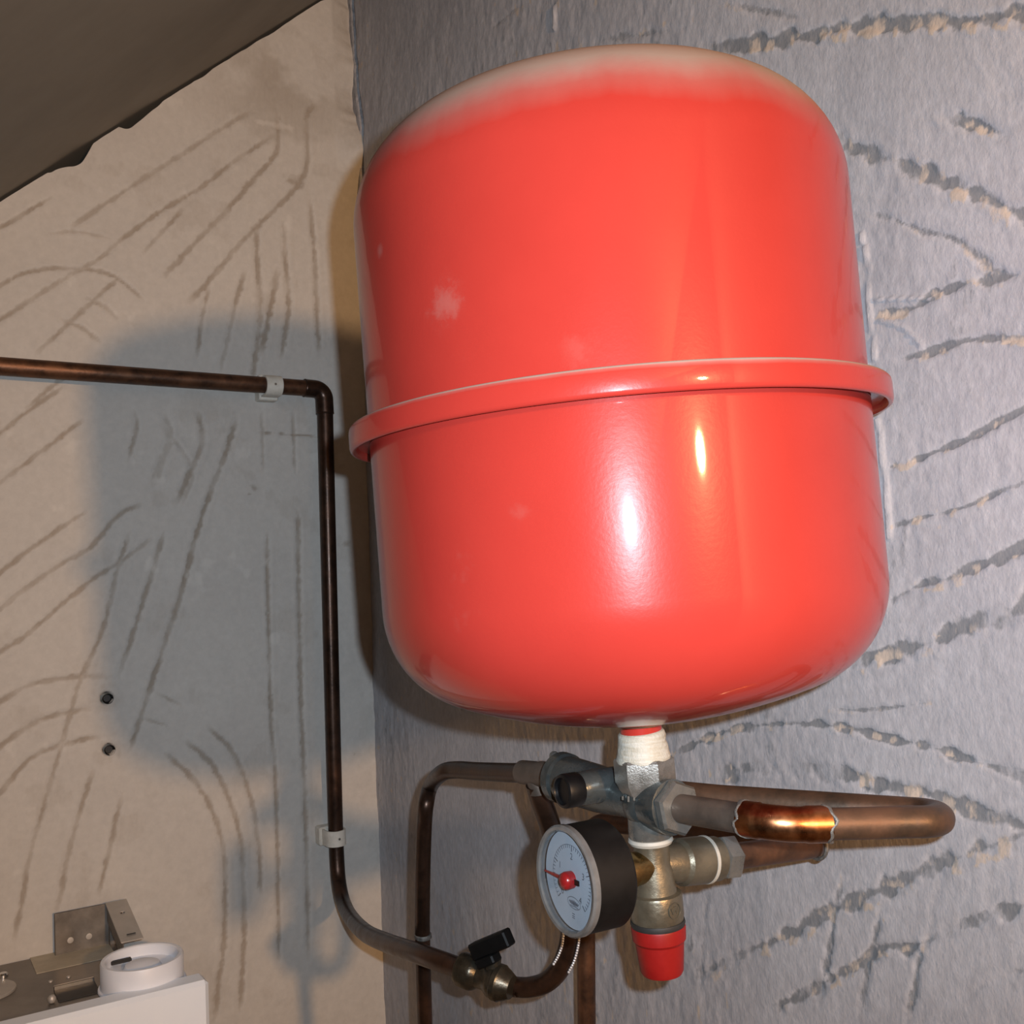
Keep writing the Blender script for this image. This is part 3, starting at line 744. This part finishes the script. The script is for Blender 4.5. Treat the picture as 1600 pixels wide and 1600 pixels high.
ub = [P(1290, 1287.5, .503), P(1360, 1286, .504), pa]
ex = nrm(rt - (rt @ nrm(bk0 - pa)) * nrm(bk0 - pa)); rU = .5 * np.linalg.norm(bk0 - pa)
for t in np.linspace(0, math.pi, 13)[1:-1]: ub.append(cU + (pa - cU) * math.cos(t) + ex * rU * .62 * math.sin(t))
ub += [bk0, bk1] + spline([P(1040, 1239, .610), P(950, 1229, .668), P(895, 1220, .700), P(868, 1215, .708)], 4)
MB().tube(ub, RL, 28).build('return_bend', M['copper_brown'], lo, 60)

# ------------------------------------------------------------------ discharge pipe
dpipe = thing('discharge_pipe', 'copper discharge pipe running from the brass safety valve down the grey wall', 'pipe', P(915, 1500, .85))
dpts = [vbx + Do * .058, P(1282, 1320, .648), P(1110, 1297, .735), P(918, 1284, .845), P(915, 1400, .848), P(917, 1640, .850), P(917, 1640, .850) * [1, 1, 0] + [.004, 0, .01]]
MB().tube(fillet(dpts, [.012, 0, .03, 0, 0], 10), .0076, 24).build('pipe', M['copper'], dpipe, 60)
q = fillet(dpts, [.012, 0, .03, 0, 0], 10)
s_ = MB().torus(P(1276, 1321, .646), Do, .0082, .0013, 28, 8); s_.build('solder_joint', M['solder'], dpipe)

# ------------------------------------------------------------------ left feed: tee, elbow pipe down
te = thing('tee_fitting', 'grey soldered tee between the nickel arm and the thin dark pipe', 'pipe fitting', P(836, 1205, .686))
ta, tb_ = P(862, 1211, .668), P(812, 1206, .700)
tdir = tb_ - ta
MB().lathe(ta, tdir, [(.0065, .0), (.0082, .001), (.0084, .012), (.0078, .016), (.0080, .019), (.0080, .035), (.0068, .037)], 32).build('sleeve', M['copper_grey'], te, 30)
MB().lathe(P(838, 1206, .684), P(847, 1245, .684) - P(838, 1206, .684), [(.0066, .002), (.0078, .006), (.0078, .014), (.0066, .0145)], 28).build('branch', M['copper_grey'], te, 30)
p660 = thing('riser_pipe', 'thin dark copper pipe with an arched top going down behind the valve', 'pipe', P(660, 1500, .88))
rp = fillet([P(818, 1207, .697), P(706, 1202, .80), P(663, 1200, .845), P(658, 1300, .868), P(654, 1420, .872), P(663, 1640, .885)], [0, .045, 0, 0], 12)
MB().tube([P(820, 1207.5, .695)] + [q for q in spline([P(800, 1207.5, .715), P(745, 1205, .768), P(712, 1203, .80), P(690, 1208, .822), P(673, 1228, .890), P(666, 1256, .876), P(663, 1290, .884), P(661, 1350, .890), P(660, 1430, .896), P(661, 1500, .900), P(664, 1600, .906), P(665, 1650, .910)], 6)] + [P(665, 1650, .910) * [1, 1, 0] + [.004, 0, .01]], .0067, 22).build('pipe', M['copper_dark'], p660, 60)
MB().lathe(P(661, 1460, .8975), P(661, 1470, .8981) - P(661, 1460, .8975), [(.0067, -.001), (.0076, 0), (.0078, .0022), (.0067, .0034)], 24).build('solder_ring', M['solder'], p660)

# ------------------------------------------------------------------ fill pipe, ball valve
fp_ = thing('fill_pipe', 'curved dark pipe rising from the black-handled valve behind the gauge', 'pipe', P(850, 1535, .765))
MB().tube(spline([P(838, 1224, .684), P(846, 1250, .688), P(860, 1292, .698), P(882, 1370, .725), P(891, 1430, .742), P(890, 1468, .75), P(878, 1508, .757), P(856, 1533, .765), P(830, 1542, .775), P(805, 1542, .785), P(790, 1537, .793)], 8), .0074, 24).build('pipe', M['copper_dark'], fp_, 60)
vA_ = P(716, 1512, .798); vB_ = P(800, 1543, .775); vx = nrm(vB_ - vA_); vl = np.linalg.norm(vB_ - vA_)
bv = thing('ball_valve', 'small ball valve with a black wing handle on the lower pipe', 'valve', .5 * (vA_ + vB_))
MB().lathe(vA_, vx, [(v_r, v_t * vl) for v_r, v_t in ((.0092, 0), (.0120, .03), (.0128, .08), (.0130, .28), (.0118, .34), (.0094, .40), (.0092, .52), (.0108, .58), (.0126, .64), (.0128, .70), (.0136, .72), (.0136, .80), (.0126, .83), (.0112, .90), (.0086, 1.0))], 40).build('body', M['valve_metal'], bv, 32)
hz = nrm(up - (up @ vx) * vx); hy = np.cross(vx, hz)
hs = vA_ + vx * .030 + hz * .010
MB().lathe(hs, hz, [(.0062, -.002), (.0062, .008), (.0050, .010)], 20).build('stem', M['valve_metal'], bv)
hb = MB()
hA = P(741, 1489, .785); hB = P(797, 1466, .768)
hd = nrm(hB - hA); hl = np.linalg.norm(hB - hA); hw_ = nrm(np.cross(hd, hz)); hv = nrm(np.cross(hw_, hd))
hb.box(hA - hw_ * .0055 - hv * .0052, hd * hl, hw_ * .011, hv * .0125, .0012)
hb.box(hA - hw_ * .006 - hv * .0120 + hd * .001, hd * (hl * .48), hw_ * .012, hv * .0070, .0012)
hb.build('handle', M['handle_black'], bv, 25, 'black plastic wing handle')
dr = P(808, 1553, .776)
tag(MB().lathe(dr, (0, 0, 1), [(0, -.0024), (.0016, -.0019), (.0023, -.0004), (.0019, .0014), (.0010, .0026), (0, .0034)], 16).build('water_drop', M['water'], None, 60), 'clear water drop hanging from the bent pipe', 'water drop')
# two rows of small bright spheres along the bent pipe
wr_ = MB()
for pts in ([P(905, 1446, .738), P(905, 1462, .741), P(903, 1480, .744), P(897, 1502, .747), P(888, 1520, .750)],
            [P(881, 1446, .736), P(880, 1462, .738), P(878, 1478, .741), P(872, 1494, .744), P(864, 1508, .747)]):
    sp = spline(pts, 12)
    cum = np.r_[0, np.cumsum([np.linalg.norm(b_ - a_) for a_, b_ in zip(sp[:-1], sp[1:])])]
    k = 0
    for s_ in np.arange(0, cum[-1], .0022):
        j = min(np.searchsorted(cum, s_, side='right') - 1, len(sp) - 2); tt = (s_ - cum[j]) / max(1e-9, cum[j + 1] - cum[j])
        wr_.sphere(sp[j] + (sp[j + 1] - sp[j]) * tt, .00115, 8)
tag(wr_.build('bead_rows', M['beads'], None, 60), 'two rows of small bright spheres along the bent pipe below the gauge', 'beads')

# ------------------------------------------------------------------ copper pipe on the cream wall
wp = thing('wall_pipe', 'dark copper pipe running along the cream wall and down beside its corner', 'pipe', WL(512, 800, .03))
RW = .0101
eh = WL(506, 610, .030)
hp0 = WL(0, 572, .030) + 1.6 * (WL(-60, 567, .030) - WL(60, 577, .030)) / np.linalg.norm(WL(-60, 567, .030) - WL(60, 577, .030)) * .5; hp1 = WL(481, 606.5, .030)
MB().tube([hp0, WL(0, 572, .030), WL(250, 590, .030), hp1], RW, 24).build('horizontal_run', M['copper'], wp)
elb = fillet([WL(476, 606, .030), WL(506, 609, .030), WL(508, 646, .030)], .022, 12)
MB().tube(elb, RW + .0012, 24).build('elbow', M['copper_dark'], wp, 60)
for q, ax in ((elb[0], elb[1] - elb[0]), (elb[-1], elb[-1] - elb[-2])):
    MB().torus(q, ax, RW + .0004, .0012, 28, 8).build('solder_joint', M['copper_dark'], wp)
down = [WL(508, 640, .030), WL(512, 800, .030), WL(517, 1000, .030), WL(522, 1200, .030), WL(526, 1330, .030)]
d6 = (down[-1] - CAM) @ fw
down += [P(531, 1388, d6 * .985), P(543, 1425, d6 * .94), P(568, 1455, 1.04), P(604, 1473, .930), P(660, 1492, .835), P(722, 1514, .795)]
sp = spline(down, 7)
MB().tube(sp, list(np.linspace(RW, RW - .0022, len(sp))), 24).build('drop', M['copper_dark'], wp, 60)
def clip(p0, p1, name, label):
    c = .5 * (p0 + p1); d = nrm(p1 - p0); wd = np.linalg.norm(p1 - p0)
    o = thing(name, label, 'pipe clip', c - NL * .03, 'white pipe clips on the cream wall')
    s_ = np.cross(d, NL); v = []; f = []
    n = 20; b_ = MB()
    prof_o = []; prof_i = []
    for k in range(n + 1):
        t = math.pi * k / n
        prof_o.append(s_ * math.cos(t) * (RW + .0026) + NL * math.sin(t) * (RW + .0026)); prof_i.append(s_ * math.cos(t) * (RW + .0002) + NL * math.sin(t) * (RW + .0002))
    prof_o = [s_ * (RW + .0026) - NL * .016] + prof_o + [-s_ * (RW + .0026) - NL * .016]; prof_i = [s_ * (RW + .0002) - NL * .016] + prof_i + [-s_ * (RW + .0002) - NL * .016]
    N = len(prof_o); v = [p0 + q for q in prof_o] + [p0 + q for q in prof_i] + [p1 + q for q in prof_o] + [p1 + q for q in prof_i]
    for k in range(N - 1):
        f += [(k, k + 1, 2 * N + k + 1, 2 * N + k), (N + k, 3 * N + k, 3 * N + k + 1, N + k + 1), (k, N + k, N + k + 1, k + 1), (2 * N + k, 2 * N + k + 1, 3 * N + k + 1, 3 * N + k)]
    f += [(0, 2 * N, 3 * N, N), (N - 1, 2 * N - 1, 4 * N - 1, 3 * N - 1)]
    b_.add(v, f).build('saddle', M['clip'], o, 40)
    MB().box(c - d * wd * .6 - s_ * (RW + .006) - NL * .0325, d * wd * 1.2, s_ * (2 * RW + .012), NL * .019, .0015).build('base', M['clip'], o, 30)
    MB().lathe(c + NL * (RW + .0018), NL, [(.0016, 0), (.0015, .0012), (0, .0014)], 12).build('screw', M['steel'], o)
clip(WL(413, 602, .030), WL(438, 603.5, .030), 'pipe_clip', 'white plastic clip on the horizontal run of the wall pipe')
clip(WL(524, 1296, .030), WL(525, 1320, .030), 'pipe_clip', 'white plastic clip on the vertical run of the wall pipe')

# ------------------------------------------------------------------ wall-hung boiler, lower left
bo = P(327, 1531, 1.021); ZT = bo[2]; A_ = DL; B_ = -NL; Zv = np.array([0, 0, 1.0])
back = -(bo - C0) @ NL * -1
boil = thing('wall_boiler', 'white wall-hung boiler with an open steel top below the cream wall pipe', 'boiler', bo + A_ * .22 + B_ * .12 + Zv * -.75)
def Bp(a, b_, z): return bo + A_ * a + B_ * b_ + Zv * z
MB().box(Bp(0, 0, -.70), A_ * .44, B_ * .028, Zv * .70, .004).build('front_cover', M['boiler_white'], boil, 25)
zt = -.009
MB().box(Bp(.052, .028, -.70), A_ * .345, B_ * (back - .030), Zv * (.70 + zt), .001).build('steel_case', M['steel'], boil, 25)
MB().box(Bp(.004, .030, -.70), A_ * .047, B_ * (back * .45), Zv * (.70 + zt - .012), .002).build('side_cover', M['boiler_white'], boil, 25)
def topz(u, v, dz=0.0): return on_z(u, v, ZT + zt + dz)
# white round port
rc = on_z(222, 1495, ZT + zt + .027); rc = np.array([rc[0], rc[1], ZT + zt])
ringp = MB().lathe(rc, Zv, [(.0400, -.002), (.0402, .0255), (.0392, .0275), (.0362, .0275), (.0350, .0265), (.0345, .0165), (.0200, .0150), (.0165, .0205), (.0080, .0235), (0, .0240)], 72)
fport = ringp.build('flue_port', M['ring_white'], boil, 35, 'white round port with a raised centre')
MB().torus(rc + Zv * .0005, Zv, .0408, .0020, 48, 8).build('seal', M['ring_white'], fport)
sl0 = rc + Zv * .0180 + B_ * .020 + A_ * .006
MB().box(sl0, A_ * .020, B_ * .006, Zv * .003, .0004).build('slot', M['rubber_hole_shade'], fport, 0)
# back bracket sheet standing at the wall
k0 = topz(76, 1474); k1 = topz(158, 1456)
kk = k1 - k0; kk = (kk @ A_) * A_
kb = Bp((k0 - bo) @ A_, back - .012, zt - .004)
bkt = MB().box(kb, kk, B_ * .0018, Zv * .050, .0007).build('back_bracket', M['steel'], boil, 20)
for f_ in (.28, .62):
    MB().lathe(kb + kk * f_ + Zv * .018 + NL * .0002, NL, [(.0035, 0), (.0033, .0012), (0, .0016)], 14).build('screw', M['steel_pale'], bkt)
sb = kb + kk
MB().box(sb, -A_ * .016, NL * .0016, Zv * .048, .0006).build('bracket_return', M['steel'], boil, 20)
# side rail running forward along the right of the steel top
r0 = Bp((sb - bo) @ A_ - .019, back - .014, zt + .046)
srl = MB().box(r0, NL * .086 - Zv * .0195, A_ * .023, Zv * .0016, .0005).build('side_rail', M['steel_pale'], boil, 20)
MB().box(r0 - Zv * .019 + A_ * .020, NL * .086 - Zv * .0195, A_ * .0015, Zv * .019, .0005).build('rail_web', M['steel'], srl, 20)
MB().lathe(r0 + NL * .028 + A_ * .010 - Zv * .0050, Zv, [(.0028, 0), (.0026, .0014), (0, .002)], 14).build('screw', M['chrome'], srl)
MB().box(r0 + NL * .074 + A_ * .006 - Zv * .0148, A_ * .009, NL * .0022, Zv * .0005, 0).build('slot', M['rubber_hole_shade'], srl, 0)
# paper label on the steel top
l0 = topz(46, 1496); 
MB().box(l0 + Zv * .0001, -A_ * .080, NL * .058, Zv * .0005, 0).build('label_sheet', M['label_paper'], boil, 0)
# dark opening with a bright folded lip, near the front
s0 = topz(84, 1549); s1 = topz(148, 1535)
sv_ = ((s1 - s0) @ A_) * A_
cop = MB().box(s0 + Zv * .0003, sv_, NL * .034, Zv * .0008, 0).build('cable_opening', M['rubber_hole_shade'], boil, 0)
MB().box(s0 + Zv * .0004 - NL * .002, sv_, NL * .0025, Zv * .0045, .0006).build('folded_lip', M['chrome'], cop, 0)
MB().sphere(topz(81, 1561, .004), .0042, 10).build('cable_grommet', M['steel_pale'], boil)
for (u, v) in ((79, 1534), (107, 1527)):
    MB().lathe(topz(u, v), Zv, [(.0022, 0), (.0020, .0012), (0, .0016)], 12).build('rivet', M['steel_pale'], boil)
# round plate at the far left with a screw
dc = topz(-26, 1552)
rpl = MB().lathe(dc, Zv, [(.0300, 0), (.0300, .0020), (.0290, .0026), (0, .0026)], 56).build('round_plate', M['steel_pale'], boil, 30)
MB().lathe(topz(5, 1527, .0026), Zv, [(.0050, 0), (.0050, .0030), (.0036, .0046), (0, .0050)], 18).build('screw', M['chrome'], rpl, 40)
sc = Bp(.030, .034, zt - .006)
MB().lathe(Bp(.026, .040, zt - .014), Zv, [(.0046, 0), (.0046, .013), (.0030, .018), (0, .019)], 16).build('corner_bolt', M['chrome'], boil, 40)

for o in list(bpy.data.objects):
    if '_o' in o.keys(): del o['_o']
